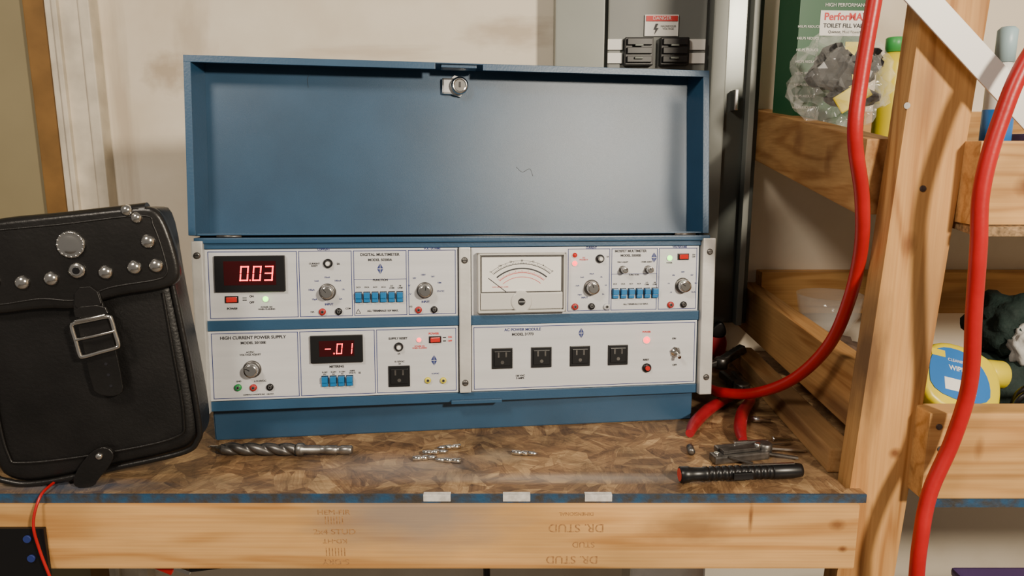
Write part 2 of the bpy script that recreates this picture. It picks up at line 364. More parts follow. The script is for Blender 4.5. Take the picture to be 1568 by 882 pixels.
# ------------------------------------------------------------------ electrical panel
M['grey']=mat('grey_panel_paint',(.26,.275,.25),.45,.1,.1,8)
M['grey2']=mat('grey_panel_inner',(.17,.18,.17),.45,.1,.1,8)
M['grey3']=mat('grey_panel_door',(.09,.10,.09),.25,.3,.25,6)
ep=empty('electrical_breaker_panel')
o=B('enclosure',ep)
o.box(.085,.182,1.52,1.597,.08,1.0,'grey',.003)
o.box(.182,.395,1.55,1.597,.08,1.0,'grey2',.001)
o.box(.190,.385,1.535,1.552,.10,.98,'grey2',.003)
o.box(.395,.425,1.52,1.597,.08,1.0,'grey',.003)
o.box(.425,.470,1.535,1.597,.08,1.0,'grey3',.003)
o.box(.470,.482,1.51,1.597,.08,1.0,'grey',.002)
o.box(.482,.496,1.53,1.597,.08,1.0,'grey3',.002)
o.box(.440,.448,1.505,1.54,.52,.56,'steel',.002)
o.done()
o=B('breakers',ep)
for x in (.222,.292):
    o.box(x,x+.056,1.515,1.537,.607,.660,'black',.002)
    for k in range(3):
        o.box(x+.004,x+.052,1.508,1.516,.612+k*.0165,.624+k*.0165,'black',.001)
    o.box(x+.018,x+.034,1.503,1.51,.618,.622,'grey3',.0005); o.box(x+.018,x+.034,1.503,1.51,.642,.646,'grey3',.0005)
o.box(.190,.219,1.530,1.5345,.612,.632,'white'); o.box(.190,.219,1.530,1.5345,.638,.658,'white')
o.box(.352,.383,1.530,1.5345,.612,.632,'white'); o.box(.352,.383,1.530,1.5345,.638,.658,'white')
o.done()
o=B('danger_label',ep); o.box(.262,.328,1.530,1.534,.664,.704,'paper'); o.box(.264,.326,1.528,1.531,.692,.702,'inkr')
o.poly([(.283,.687),(.288,.687),(.284,.679),(.289,.679),(.281,.667),(.283,.676),(.279,.676)],0,.001,'inkk',fn=lambda v:Vector((v.x,1.5295-v.z,v.y)))
o.done()
text('danger_text','DANGER',.295,1.5275,.697,.009,'paper',ep,R90)
text('danger_text2','HAZARDOUS\nVOLTAGE',.308,1.5295,.680,.005,'inkk',ep,R90)
# ------------------------------------------------------------------ test console
yw,tl,rl=.1539,.0832,-.0135
X=Vector((math.cos(yw)*math.cos(rl),math.sin(yw)*math.cos(rl),math.sin(rl)))
N0=Vector((math.sin(yw),-math.cos(yw),0)); U0=N0.cross(X)
if U0.z<0: U0=-U0
V=U0*math.cos(tl)-N0*math.sin(tl); NN=X.cross(V)
def frame(o,x,v,n): return Matrix(((x[0],v[0],n[0],o[0]),(x[1],v[1],n[1],o[1]),(x[2],v[2],n[2],o[2]),(0,0,0,1)))
con=empty('electronics_test_console',frame((-.4515,1.0539,.0763),X,V,NN))
k=.001
o=B('case',con)
o.box(-.004,.769,-.017,.245,-.26,-.003,'blue',.002)
o.box(.0,.768,.106,.1215,-.003,.001,'blue2',.001)
o.box(.0,.768,.228,.236,-.003,.001,'blue2',.001)
o.box(.0,.768,-.016,-.001,-.003,-.001,'blue2',.001)
o.box(-.012,.780,.236,.2445,-.20,.006,'blue2',.002)
o.box(-.0,.765,-.001,.228,-.0028,-.0022,'black')
o.box(.36,.44,-.018,-.012,-.004,.006,'blue2',.001)
o.done()
pl=B('plinth',con)
Winv=frame((-.4515,1.0539,.0763),X,V,NN).inverted()
bl=Vector((-.4625,1.086,0)); br=Vector((.301,1.178,0)); d=(br-bl).normalized(); bk=Vector((-d.y,d.x,0))
tb=bmesh.new()
base=[bl,br,br+bk*.22,bl+bk*.22]
lo=[tb.verts.new(Winv@Vector((p.x,p.y,.0005))) for p in base]; hi=[tb.verts.new(Winv@Vector((p.x,p.y,.062 if i<2 else .075))) for i,p in enumerate(base)]
tb.faces.new(lo[::-1]); tb.faces.new(hi)
for i in range(4): tb.faces.new([lo[i],lo[(i+1)%4],hi[(i+1)%4],hi[i]])
bmesh.ops.bevel(tb,geom=tb.edges[:],offset=.002,segments=2,affect='EDGES')
pl.merge(tb,'blue',False); pl.done()
o=B('rack_rails',con)
o.box(-.015,.001,-.017,.240,-.02,.010,'rail',.002); o.box(.767,.788,-.017,.240,-.02,.010,'rail',.002)
o.box(.3735,.3915,.0,.228,-.003,.007,'rail',.002)
for (u,v) in ((-.007,.219),(-.007,.012),(.778,.218),(.778,.012),(.382,.208),(.382,.016)):
    w=.007 if .3<u<.4 else .010
    o.lathe((u,v,w),(0,0,1),[(.0052,0),(.0048,.0015),(.003,.0026)],'dsteel',16); o.box(u-.004,u+.004,v-.0005,v+.0005,w+.0024,w+.003,'black')
o.done()
def outline(b,u0,u1,v0,v1,m='ink',t=.0010,w=.0003):
    b.box(u0,u1,v0,v0+t,0,w,m); b.box(u0,u1,v1-t,v1,0,w,m); b.box(u0,u0+t,v0,v1,0,w,m); b.box(u1-t,u1,v0,v1,0,w,m)
o=B('module_plates',con)
H=.1055
for (u0,u1) in ((.001,.372),(.393,.764)):
    for v0 in (0.,.1215):
        o.box(u0,u1,v0,v0+H,-.003,0,'panel',.0008)
o.done()
o=B('printed_lines',con)
def sect(us,v0,v1):
    for a,b_ in zip(us[:-1],us[1:]): outline(o,a+.0012,b_-.0012,v0+.003,v1-.003)
sect([.004,.133,.213,.295,.370],.1215,.227); sect([.004,.131,.245,.370],0,.1055)
sect([.545,.616,.695,.762],.1215,.227); sect([.395,.762],0,.1055)
for (a,b_,v) in ((.2142,.2938,.180),(.6172,.6938,.183)): o.box(a,b_,v-.0004,v+.0004,0,.0003,'ink')
o.done()
def T(s,u,v,size=4.2,m='ink'): text('label_'+''.join(ch for ch in s.lower() if ch.isalnum())[:12],s,u*k,v*k,.0003,size*1.10*k,m,con,bold=.00016 if size>3.4 else .00008)
def digit(b,cx,cy,h,ch,w):
    hw=h*.27; t=h*.085; sl=.10
    segs={'0':'abcdef','1':'bc','3':'abgcd','-':'g'}[ch]
    def q(x0,y0,x1,y1):
        pts=[(x0,y0),(x1,y0),(x1,y1),(x0,y1)]
        b.poly([(cx+x+y*sl,cy+y) for x,y in pts],w,w+.0006,'led')
    hh=h/2
    if 'a' in segs:q(-hw,hh-t,hw,hh)
    if 'g' in segs:q(-hw,-t/2,hw,t/2)
    if 'd' in segs:q(-hw,-hh,hw,-hh+t)
    if 'b' in segs:q(hw-t,t*.3,hw,hh)
    if 'c' in segs:q(hw-t,-hh,hw,-t*.3)
    if 'f' in segs:q(-hw,t*.3,-hw+t,hh)
    if 'e' in segs:q(-hw,-hh,-hw+t,-t*.3)
def display(u0,u1,v0,v1,chars,h,name):
    b=B(name,con); b.box(u0,u1,v0,v1,0,.006,'black',.001)
    b.box(u0+.013,u1-.013,v0+.010,v1-.008,.0055,.0065,'dred')
    for (cx,ch) in chars: 
        if ch=='.': b.box(cx-.0009,cx+.0009,(v0+v1)/2-h/2+.0006,(v0+v1)/2-h/2+.0026,.0064,.0072,'led')
        else: digit(b,cx,(v0+v1)/2+.0006,h,ch,.0064)
    b.done()
display(.015,.115,.1645,.218,[(.057,'0'),(.0650,'.'),(.075,'0'),(.092,'3')],.022,'voltage_display')
display(.148,.226,.054,.096,[(.174,'-'),(.183,'.'),(.191,'0'),(.206,'1')],.016,'supply_display')
ctl=B('knobs',con)
def knob(u,v,r=12.5,mark=0):
    u*=k;v*=k;r*=k
    ctl.lathe((u,v,0),(0,0,1),[(r*1.02,0),(r*1.0,.002),(r*.86,.003)],'dsteel',36)
    ctl.lathe((u,v,.003),(0,0,1),[(r*.84,0),(r*.80,.012)],'steel',72,flute=24,fd=.09)
    ctl.lathe((u,v,.015),(0,0,1),[(r*.74,0),(r*.72,.0012),(r*.55,.0013)],'chrome',36)
    a=math.radians(mark); ctl.box(u-.0006,u+.0006,v+r*.1,v+r*.68,.0160,.0168,'black',rot=Matrix.Rotation(a,3,'Z'),piv=(u,v,.016))
def jack(u,v,m,r=5.2):
    u*=k;v*=k;r*=k
    ctl.lathe((u,v,0),(0,0,1),[(r,0),(r,.0035),(r*.6,.0042)],m,24); ctl.lathe((u,v,.004),(0,0,1),[(r*.5,0),(r*.48,.0012)],'chrome',16); ctl.cyl((u,v,.0052),(0,0,1),r*.28,.0003,'black',12)
def reset(u,v,r=7.):
    u*=k;v*=k;r*=k
    ctl.lathe((u,v,0),(0,0,1),[(r,0),(r,.003),(r*.75,.005)],'black',28); ctl.lathe((u,v,.005),(0,0,1),[(r*.62,0),(r*.6,.003)],'chrome',20); ctl.cyl((u,v,.008),(0,0,1),r*.45,.002,'white',20,.0005)
def rocker(u,v):
    u*=k;v*=k
    ctl.box(u-.0095,u+.0095,v-.0052,v+.0052,0,.002,'black',.0006); ctl.box(u-.0075,u+.0075,v-.0038,v+.0038,.002,.0055,'rock',.001,rot=Matrix.Rotation(.18,3,'Y'))
def led(u,v,m,r=4.):
    u*=k;v*=k;r*=k
    ctl.lathe((u,v,0),(0,0,1),[(r*1.25,0),(r*1.2,.0015)],'white',20); ctl.dome((u,v,.0012),(0,0,1),r,.0045,m)
def buttons(u0,u1,n,v,w=9.,h=15.):
    for i in range(n):
        c=(u0+(u1-u0)*i/(n-1))*k; vv=v*k
        ctl.box(c-w*k*.56,c+w*k*.56,vv-h*k*.56,vv+h*k*.56,0,.0012,'black')
        ctl.box(c-w*k/2,c+w*k/2,vv-h*k*.1,vv+h*k/2,.0,.008,'btn',.0009); ctl.box(c-w*k/2,c+w*k/2,vv-h*k/2,vv-h*k*.12,.0,.0055,'btn',.0009)
def outlet(u,v,s=33.):
    u*=k;v*=k;s*=k;h=s/2
    ctl.box(u-h,u+h,v-h,v+h,0,.0025,'black',.0008); ctl.box(u-h*.8,u+h*.8,v-h*.72,v+h*.72,.0025,.004,'black',.001)
    for dx in (-.36,.36): ctl.box(u+dx*h-.0012,u+dx*h+.0012,v+.002,v+.010,.0040,.0042,'dsteel')
    ctl.cyl((u,v-.006,.004),(0,0,1),.0028,.0002,'dsteel',12)
def logo(u,v,s=1.):
    u*=k;v*=k
    for dy in (-1,1):
        for dx in (-1,1):
            ctl.poly([(u+dx*.0004*s,v+dy*.0006*s),(u+dx*.0046*s,v+dy*.0006*s),(u+dx*.0004*s,v+dy*.0080*s)],0,.0004,'ink')
def ring(u,v,r,labs,a0=215,a1=-35,size=3.2):
    for i,s in enumerate(labs):
        a=math.radians(a0+(a1-a0)*i/(len(labs)-1)); T(s,u+r*math.cos(a)*1.12,v+r*math.sin(a),size)
rocker(37,153); T('POWER',37,139,4,'inkk'); T('ON',65,157,3.6,'inkk'); T('OFF',65,148,3.6,'inkk'); ctl.box(.052,.058,.151,.1525,0,.0004,'inkk'); ctl.box(.052,.058,.1545,.1555,0,.0004,'inkk')
led(85,153,'ledg'); T('POWER ON\nWHEN FLASHING',86,139,2.8,'inkk')
T('CURRENT',171,226,3.8); reset(177,205); T('CURRENT\nRESET',157,203,3.2,'inkk'); T('2A',192,204,3.5,'inkk')
knob(175,162,mark=40); ring(175,163,21,['10µA','100µA','1mA','10mA','100mA','1A','2A']); T('INPUT',177,143,4); jack(167,132,'jr'); jack(191,132,'black'); T('10A',152,132,3.2,'inkk'); T('COM',205,136,3,'inkk')
T('DIGITAL MULTIMETER',254,217.5,5.4,'inkk'); T('MODEL 50200A',254,209.5,4.8,'inkk'); logo(254,196); T('FUNCTION',254,179,4,'inkk')
for i,s in enumerate(['DCV','DCA','ACV','ACA','LO\nOHM','HI\nOHM']): T(s,221+i*12.5,168,3.0,'inkk')
buttons(221,283,6,153); T('ALL TERMINALS 1kV MAX.',257,131.5,3.7,'inkk')
ctl.poly([(.216,.128),(.224,.128),(.220,.1355)],0,.0003,'inkk'); ctl.poly([(.2175,.1288),(.2225,.1288),(.220,.1337)],0,.0005,'panel')
T('VOLTS/OHMS',333,226,3.8); knob(321,162,mark=-10); ring(321,164,22,['.1V','1V','10V','100V','1kV','10M','STATIC'],a0=200,a1=-10); T('INPUT',322,144,4); jack(311,132,'jr'); jack(335,132,'black'); T('V/Ω',299,137,3,'inkk')
T('HIGH CURRENT POWER SUPPLY',65,95,5.9,'inkk'); T('MODEL 20600E',65,87,5,'inkk'); T('AC/DC\nVOLTAGE ADJUST',60,71,3.4,'inkk')
knob(62,47,13,mark=60); jack(41,20,'jg'); jack(63,19,'jr'); jack(87,19,'black'); T('GND',42,29,3,'inkk'); T('± 0-24VDC',73,28.5,3.4,'inkk'); T('CONSOLE CONCEPTS INC   USA PAT.',70,8,2.4,'inkk')
T('METERING',186,47,4.2,'inkk'); T('0-24V\nDC',168,37,3,'inkk'); T('0-24V\nAC',181,37,3,'inkk'); T('0-150V\nAC',194,37,2.8,'inkk'); T('AMPS\nVOLTS',209,38,3,'inkk')
buttons(168,205,4,25); T('=',220,36,6,'inkk')
T('SUPPLY RESET',279,88,4.2,'inkk'); reset(280,75); T('3A',280,64,3.2,'inkk'); T('0-150VAC\n3A',281,50,3.2,'inkk'); led(311,85,'led',3.5); T('POWER ON\nWHEN FLASHING',312,73.5,2.6,'inkr')
rocker(336,85); T('POWER',334,94,4.2,'inkr'); T('ON',359,88,3.5,'inkr'); T('OFF',359,82,3.5,'inkr'); logo(334,52); outlet(280,29); jack(324,21,'jy',4.8); jack(348,20,'jy',4.8); T('0-24VAC',336,31,2.8)
ctl.box(.348,.353,.0815,.083,0,.0004,'inkk'); ctl.box(.348,.353,.087,.0885,0,.0004,'inkk')
led(557,214,'rock',4); led(557,201,'led',4); T('DC\nPOLARITY',572,208,2.8,'inkr'); T('CURRENT',584,225.5,3.6)
reset(598,208,6.8); T('2A',611,211,3,'inkk'); knob(585,162,mark=20); ring(585,163,21,['10µA','.1mA','1mA','10mA','.1A','1A','3A'],size=2.8); jack(558,132,'jr'); jack(585,132,'black'); jack(610,131,'panel'); T('INPUT',574,146,3.4)
T('MOSFET MULTIMETER',649,219.5,4.9,'inkk'); T('MODEL 50500B',649,212.5,4.6,'inkk'); logo(688,209)
knob(636,190,6.2,mark=-50); knob(678,190,6.2,mark=30); T('ZERO ADJUST',636,202,2.6,'inkk'); T('OHMS ADJUST',676,202,2.6,'inkk'); T('FUNCTION',655,181.5,3,'inkk')
for i,s in enumerate(['DCV','DCA','ACV','ACA','LO\nOHM','HI\nOHM']): T(s,624+i*13.2,167,2.8,'inkk')
buttons(624,690,6,152); T('ALL TERMINALS 1kV MAX.',659,134,3.3,'inkk')
T('VOLTS/OHMS',731,225.5,3.6); led(714,208,'ledg',4.2); rocker(737,210); T('ON\nOFF',755,211,3,'inkk'); T('POWER',714,200,2.6,'inkk'); knob(737,163,mark=55); ring(737,164,21,['.1V','1V','10V','100V','1kV','Rx1','Rx1k'],size=2.8); jack(717,132,'jr'); jack(739,132,'black')
T('AC POWER MODULE',474,97,5.6); T('MODEL 36773',474,89.5,5.2,'inkk'); logo(569,89); 
for u in (441,504,567,630): outlet(u,52)
T('120 VAC\n5 AMPS',470,21,3.6,'inkk'); T('POWER',678,88,3.6,'inkr'); led(678,75,'led',5.5); ctl.lathe((.679,.029,0),(0,0,1),[(.0075,0),(.0075,.003),(.005,.0045)],'black',24); ctl.cyl((.679,.029,.004),(0,0,1),.004,.004,'rock',20,.0006); T('RESET',678,42,3.6,'inkk')
ctl.lathe((.727,.054,0),(0,0,1),[(.009,0),(.009,.003),(.0055,.0035),(.0055,.008)],'chrome',6); ctl.lathe((.727,.054,.006),(.1,-.5,1),[(.0022,0),(.003,.012),(.0028,.014)],'chrome',14); T('ON',725,76,3.8,'inkk'); T('OFF',727,32,3.8,'inkk')
ctl.done()
# analog meter
mt=B('analog_meter',con)
M['clear']=mat('clear_acrylic',(.62,.61,.58),.12,0)
mt.box(.401,.541,.1255,.2195,0,.006,'clear',.002)
for (a,b_,c_,d_) in ((.401,.405,.1255,.2195),(.537,.541,.1255,.2195),(.401,.541,.2155,.2195),(.401,.541,.1255,.1295)): mt.box(a,b_,c_,d_,.005,.013,'clear',.001)
mt.box(.4075,.5345,.158,.2135,.006,.0085,'paper')
outline(mt,.4075,.5345,.158,.2135,'inkk',.0007,.0093); outline(mt,.4015,.5405,.126,.219,'dsteel',.0006,.0135)
mt.box(.406,.536,.131,.157,.006,.011,'clear',.002)
mt.cyl((.470,.143,.006),(0,0,1),.017,.007,'clear',32,.002); mt.cyl((.470,.143,.013),(0,0,1),.0055,.0015,'black',20); mt.box(.4655,.4745,.1425,.1435,.0145,.0150,'clear')
mt.box(.4655,.4665,.156,.207,.0087,.0092,'inkk',rot=Matrix.Rotation(math.radians(52),3,'Z'),piv=(.470,.145,.009))
def arc(r,t,m,a0=48,a1=132,cx=.471,cy=.140,n=26,ry=.93):
    P=[];Q=[]
    for i in range(n+1):
        a=math.radians(a0+(a1-a0)*i/n); P.append((cx+r*math.cos(a),cy+r*ry*math.sin(a))); Q.append((cx+(r-t)*math.cos(a),cy+(r-t)*ry*math.sin(a)))
    mt.poly(P+Q[::-1],.0086,.0089,m)
arc(.067,.0010,'inkk'); arc(.060,.0022,'inkk'); arc(.052,.0008,'inkr'); arc(.045,.0008,'inkr'); arc(.072,.0005,'inkk')
for i in range(41):
    a=math.radians(48+84*i/40); L=.004 if i%5==0 else .002
    for r,m in ((.067,'inkk'),(.052,'inkr')):
        c=Vector((.471+(r+L/2)*math.cos(a),.140+(r+L/2)*.93*math.sin(a),.0088)); mt.box(c.x-L/2,c.x+L/2,c.y-.0002,c.y+.0002,.0086,.009,m,rot=Matrix.Rotation(a,3,'Z'))
mt.done()
for i,s in enumerate(['∞','100','50','20','10','5','0']):
    a=math.radians(132-84*i/6); text('dial_number',s,.471+.0745*math.cos(a)*.98,.140+.0745*.90*math.sin(a),.0088,.0038,'inkk',con)
text('dial_red','NON-LINEAR OHMS',.437,.166,.0088,.0028,'inkr',con)
# lid
Llid=Matrix.Translation((0,.2475,-.002))@Matrix.Rotation(math.radians(-3.5),4,'X')
lid=empty('lid',Llid,con)
o=B('lid_shell',lid)
HL=.258; u0,u1=-.018,.776
o.box(u0,u1,0,HL,-.036,-.034,'blue',.0008)
o.box(u0,u0+.0015,0,HL,-.035,.010,'blue2',.0004); o.box(u1-.0015,u1,0,HL,-.035,.010,'blue2',.0004)
o.box(u0,u0+.010,.0,HL,.0085,.0105,'blue2',.0005); o.box(u1-.010,u1,0,HL,.0085,.0105,'blue2',.0005)
o.box(u0,u1,HL-.0015,HL,-.035,.0105,'blue2',.0004)
o.box(u0,.341,HL-.010,HL,.0085,.0108,'blue2',.0005); o.box(.413,u1,HL-.010,HL,.0085,.0108,'blue2',.0005)
o.box(u0,u1,0,.0025,-.035,.006,'blue2',.0005)
def cheek(pts,m):
    tb=bmesh.new(); vs=[tb.verts.new(p) for p in pts]; tb.faces.new(vs); o.merge(tb,m,False)
cheek([(u0+.010,.002,.009),(u0+.019,.002,-.0335),(u0+.019,HL-.002,-.0335),(u0+.010,HL-.002,.009)],'blue2')
cheek([(u1-.010,.002,.009),(u1-.019,.002,-.0335),(u1-.019,HL-.002,-.0335),(u1-.010,HL-.002,.009)],'blue2')
o.done()
o=B('lid_lock',lid)
o.box(.350,.404,HL-.006,HL-.001,-.012,.006,'blue2',.001)
o.lathe((.377,HL-.026,-.034),(0,0,1),[(.017,0),(.017,.006)],'steel',6); o.box(.353,.377,HL-.039,HL-.014,-.034,-.026,'steel',.003)
o.lathe((.380,HL-.026,-.028),(0,-.1,1),[(.0135,0),(.0135,.010),(.011,.013),(.010,.0132),(.0085,.0115)],'chrome',30); o.box(.3785,.3815,HL-.030,HL-.022,-.0165,-.0155,'black'); o.done()
tube('scratch_a',[(.470,.108,-.0339),(.480,.100,-.0339),(.492,.105,-.0339),(.497,.094,-.0339)],.0003,'inkk',lid); tube('scratch_b',[(.150,.225,-.0339),(.149,.238,-.0339),(.151,.243,-.0339)],.0003,'inkk',lid)
o=B('hinges',lid)
for a in (.02,.72): o.cyl((a,-.0015,.006),(1,0,0),.0022,.035,'dsteel',12)
o.cyl((-.005,-.0025,-.002),(1,0,0),.002,.77,'black',12)
o.done()
# ------------------------------------------------------------------ leather pouch
py_=math.radians(7)
pX=Vector((math.cos(py_),math.sin(py_),0)); lean=math.radians(2); pN=Vector((math.sin(py_),-math.cos(py_),0)); pV=Vector((0,0,1))*math.cos(lean)-pN*math.sin(lean); pNN=pX.cross(pV)
po=empty('leather_saddlebag_pouch',frame((-.560,.935,.004),pX,pV,pNN))
def Q(px,py):
    # sketch grid of the bag front -> metres
    t=727-py
    return ((px-150)*(.855+.00015*(py-325))*k,(t*.890+13.*math.sin(math.pi*min(max(t/425.,0),1)))*k)
def QQ(L,n=2): return chaikin([Q(*p) for p in L],n)
body=QQ([(-12,352),(20,336),(140,324),(250,312),(274,318),(280,440),(292,560),(299,650),(293,678),(268,694),(160,712),(70,727),(28,725),(2,705),(-8,600),(-14,450)])
o=B('pouch_body',po); o.poly(body,-.070,-.002,'leather',.016,True); o.done()
tube('welt_seam',[(x,y,-.004) for x,y in [Q(-12,440),Q(-9,600),Q(0,700),Q(26,722),Q(70,725),Q(160,711),Q(268,692),Q(293,675),Q(298,650),Q(292,560),Q(280,440)]],.004,'leather2',po)
tube('front_welt',[(x,y,.000) for x,y in [Q(16,480),Q(18,600),Q(28,680),Q(50,694),Q(160,686),Q(262,668),Q(278,640),Q(272,540),Q(266,450)]],.0018,'leather2',po)
fl=QQ([(-14,354),(20,334),(140,321),(258,308),(276,316),(288,345),(298,400),(297,430),(274,443),(200,452),(150,472),(100,468),(40,476),(14,472),(2,457),(-12,420)])
o=B('pouch_flap',po); o.poly(fl,-.002,.014,'leather2',.006,True); 
o.done()
tube('flap_edge_roll',[(x,y,.0135) for x,y in [Q(-6,360),Q(30,348),Q(140,337),Q(252,325),Q(268,342),Q(280,400),Q(278,420),Q(260,428),Q(198,438),Q(150,456),Q(100,453),Q(42,460),Q(14,452),Q(-2,420)]],.0014,'leather',po)
tube('flap_fold',[(x,y,.002) for x,y in [Q(-10,356),Q(60,341),Q(140,333),Q(258,319)]],.012,'leather2',po)
o=B('studs',po)
def stud(px,py,r=.0092,h=.0065,w=.014):
    x,y=Q(px,py); o.dome((x,y,w),(0,0,1),r,h,'chrome')
for p in ((20,350),(35,388),(38,425),(78,427),(118,422),(194,414),(235,407),(266,405),(258,366)): stud(*p)
for p in ((245,328),(232,316),(5,350)): stud(*p,r=.0075,w=.013)
x,y=Q(155,410); o.lathe((x,y,.014),(0,0,1),[(.010,0),(.010,.003),(.006,.004)],'chrome',24); o.cyl((x,y,.0175),(0,0,1),.0045,.001,'black',16)
x,y=Q(150,369); o.lathe((x,y,.014),(0,0,1),[(.0175,0),(.017,.003),(.0155,.0042),(.0145,.0036),(.011,.0050),(.004,.0056)],'chrome',36)
for i in range(16):
    a=i*math.pi/8; o.dome((x+.0155*math.cos(a),y+.0155*math.sin(a),.0175),(0,0,1),.0016,.0012,'chrome',8)
o.done()
o=B('buckle_strap',po)
o.poly(QQ([(150,438),(182,436),(187,465),(195,500),(204,585),(201,596),(186,600),(168,596),(161,588),(150,500),(144,470)],1),.012,.0165,'leather2',.001)
o.poly(QQ([(150,436),(180,434),(188,470),(148,474)],1),.015,.0185,'leather2',.001)
o.poly(QQ([(146,466),(190,462),(196,480),(150,486)],1),.0160,.0205,'leather2',.001)
for p in ((183,552),(185,568),(187,584)):
    x,y=Q(*p); o.cyl((x,y,.0165),(0,0,1),.002,.0006,'inkk',12)
o.done()
bk_=[Q(143,490),Q(198,480),Q(206,526),Q(152,540)]
bkr=[]
for i in range(4):
    a=bk_[i];b_=bk_[(i+1)%4]
    for t in (0.08,.5,.92): bkr.append((a[0]+(b_[0]-a[0])*t,a[1]+(b_[1]-a[1])*t,.022))
bkr.append(bkr[0]); tube('buckle_frame',bkr,.0026,'chrome',po,n=6)
tube('buckle_prong',[(*Q(147,514),.023),(*Q(175,508),.026),(*Q(203,502),.024)],.0018,'chrome',po)
tube('buckle_bar',[(*Q(150,486),.024),(*Q(172,482),.026),(*Q(192,478),.024)],.0022,'chrome',po)
o=B('bottom_tie_strap',po)
o.poly(QQ([(128,700),(148,678),(168,672),(180,684),(172,700),(150,722),(146,730),(120,730),(118,718)],2),.004,.010,'leather2',.001,fn=None)
x,y=Q(158,686); o.dome((x,y,.010),(0,0,1),.005,.004,'chrome'); o.done()
# ------------------------------------------------------------------ hoses, wire, diagonal strip
hz=empty('red_air_hose')
tube('hose_loop',[(.4188,.9,.631),(.410,.9,.530),(.409,.9,.462),(.433,.92,.391),(.452,.95,.322),(.461,.99,.244),(.460,1.04,.166),(.437,1.1,.0966),(.398,1.16,.0526),(.357,1.22,.034),(.346,1.3,.022)],.0088,'hose',hz)
hz2=empty('red_air_hose.001')
tube('hose_loop_side',[(.64,.85,.64),(.573,.85,.5537),(.547,.85,.476),(.536,.85,.403),(.5405,.85,.336),(.5475,.855,.258),(.556,.86,.1695),(.547,.865,.0946),(.523,.86,.0259),(.512,.85,-.036),(.513,.85,-.0995),(.52,.85,-.3)],.0093,'hose',hz2)
tube('thin_red_wire',[(-.618,.93,.006),(-.617,.898,.002),(-.622,.885,-.03),(-.618,.885,-.07),(-.605,.885,-.13),(-.60,.885,-.2)],.0018,'hose')
o=B('white_plastic_strip'); o.beam((.40,.905,.690),(.70,.884,.398),.003,.031,'white',up=(0,0,1),bev=.0008); o.done()
# ------------------------------------------------------------------ loose tools
dr=B('masonry_drill_bit')
ax=Vector((.205,-.004,0)).normalized(); st=Vector((-.440,1.033,.0100))
tb=bmesh.new(); rings=[]; n=90
for i in range(n+1):
    f=i/n; c=st+ax*(.120*f); tw=f*2*math.pi*2.2; r0=.0095*min(1,f*9+.25)
    t=Vector((0,0,1)); s_=ax.cross(t); rg=[]
    for j in range(20):
        a=2*math.pi*j/20; rr=r0*(.62+.38*abs(math.cos(a))**.7); A=a+tw
        rg.append(tb.verts.new(c+(t*math.cos(A)+s_*math.sin(A))*rr))
    rings.append(rg)
for i in range(n):
    for j in range(20): f=tb.faces.new([rings[i][j],rings[i][(j+1)%20],rings[i+1][(j+1)%20],rings[i+1][j]]); f.smooth=True
tb.faces.new(rings[0][::-1]); tb.faces.new(rings[-1]); dr.merge(tb,'dsteel','keep')
M['msteel']=mat('worn_steel',(.42,.41,.39),.34,.95,.3,80)
dr.lathe(st+ax*.120,ax,[(.0075,0),(.0095,.003),(.0095,.010),(.0065,.013),(.0065,.035),(.0058,.036),(.0058,.044),(.0065,.045),(.0065,.060),(.0056,.061),(.0056,.066),(.0065,.067),(.0065,.082),(.005,.084)],'msteel',24); dr.done()
tb_=B('thin_twist_drill_bit'); tb_.lathe((-.462,1.0585,.0025),(1,-.01,0),[(.0006,0),(.0024,.004),(.0016,.008),(.0024,.012),(.0016,.016),(.0024,.020),(.0016,.024),(.0024,.028),(.0016,.032),(.0024,.036),(.0024,.115)],'steel',12); tb_.done()
def hexbit(name,p,q,r=.0040):
    b=B(name); p=Vector(p);q=Vector(q);L=(q-p).length
    b.lathe(p,q-p,[(r,0),(r,L*.30),(r*.75,L*.33),(r*.75,L*.40),(r,L*.43),(r,L*.62)],'chrome',6); b.lathe(p+(q-p)*.62,q-p,[(r*.8,0),(r*.7,L*.25),(r*.2,L*.38)],'steel',10); b.done()
hexbit('screwdriver_bit',(-.145,1.012,.0040),(-.110,1.017,.0040)); hexbit('screwdriver_bit',(-.074,1.004,.0040),(-.112,1.008,.0040))
hexbit('screwdriver_bit',(-.133,1.032,.0040),(-.095,1.038,.0040)); hexbit('screwdriver_bit',(-.078,1.057,.0040),(-.113,1.050,.0040))
hexbit('screwdriver_bit',(.000,1.034,.0040),(.038,1.028,.0040))
fl_=B('black_flashlight'); p=Vector((.228,.940,.0122)); q=Vector((.399,.955,.0122)); a_=(q-p)
prof=[(.0098,0),(.0112,.001),(.0112,.012),(.0098,.016),(.0090,.032)]
h=.034
while h<.125: prof+=[(.0100,h),(.0100,h+.005),(.0088,h+.006),(.0088,h+.008)]; h+=.009
prof+=[(.0092,.128),(.0106,.131),(.0106,.160),(.0096,.168),(.009,.172)]
fl_.lathe(p,a_,prof,'black',28); fl_.cyl(p-a_.normalized()*.0004,a_,.0088,.001,mat('red_lens',(.75,.05,.03),.25),24)
fl_.beam(p+a_*.50+Vector((0,-.004,.0125)),p+a_*.93+Vector((0,-.004,.0125)),.004,.0012,'steel',bev=0)
fl_.beam(p+a_*.42+Vector((0,-.011,.0)),p+a_*.58+Vector((0,-.011,.0)),.006,.009,'black',bev=.001); fl_.done()
M['grip']=mat('red_vinyl_grip',(.34,.010,.020),.38,0,.2,60)
pl_=empty('red_handled_pliers')
tube('grip_1',[(.278,1.092,.010),(.297,1.135,.011),(.335,1.195,.012),(.375,1.240,.013),(.408,1.270,.013)],.0095,'grip',pl_,radii=[.7,1.05,1.1,.9,.65])
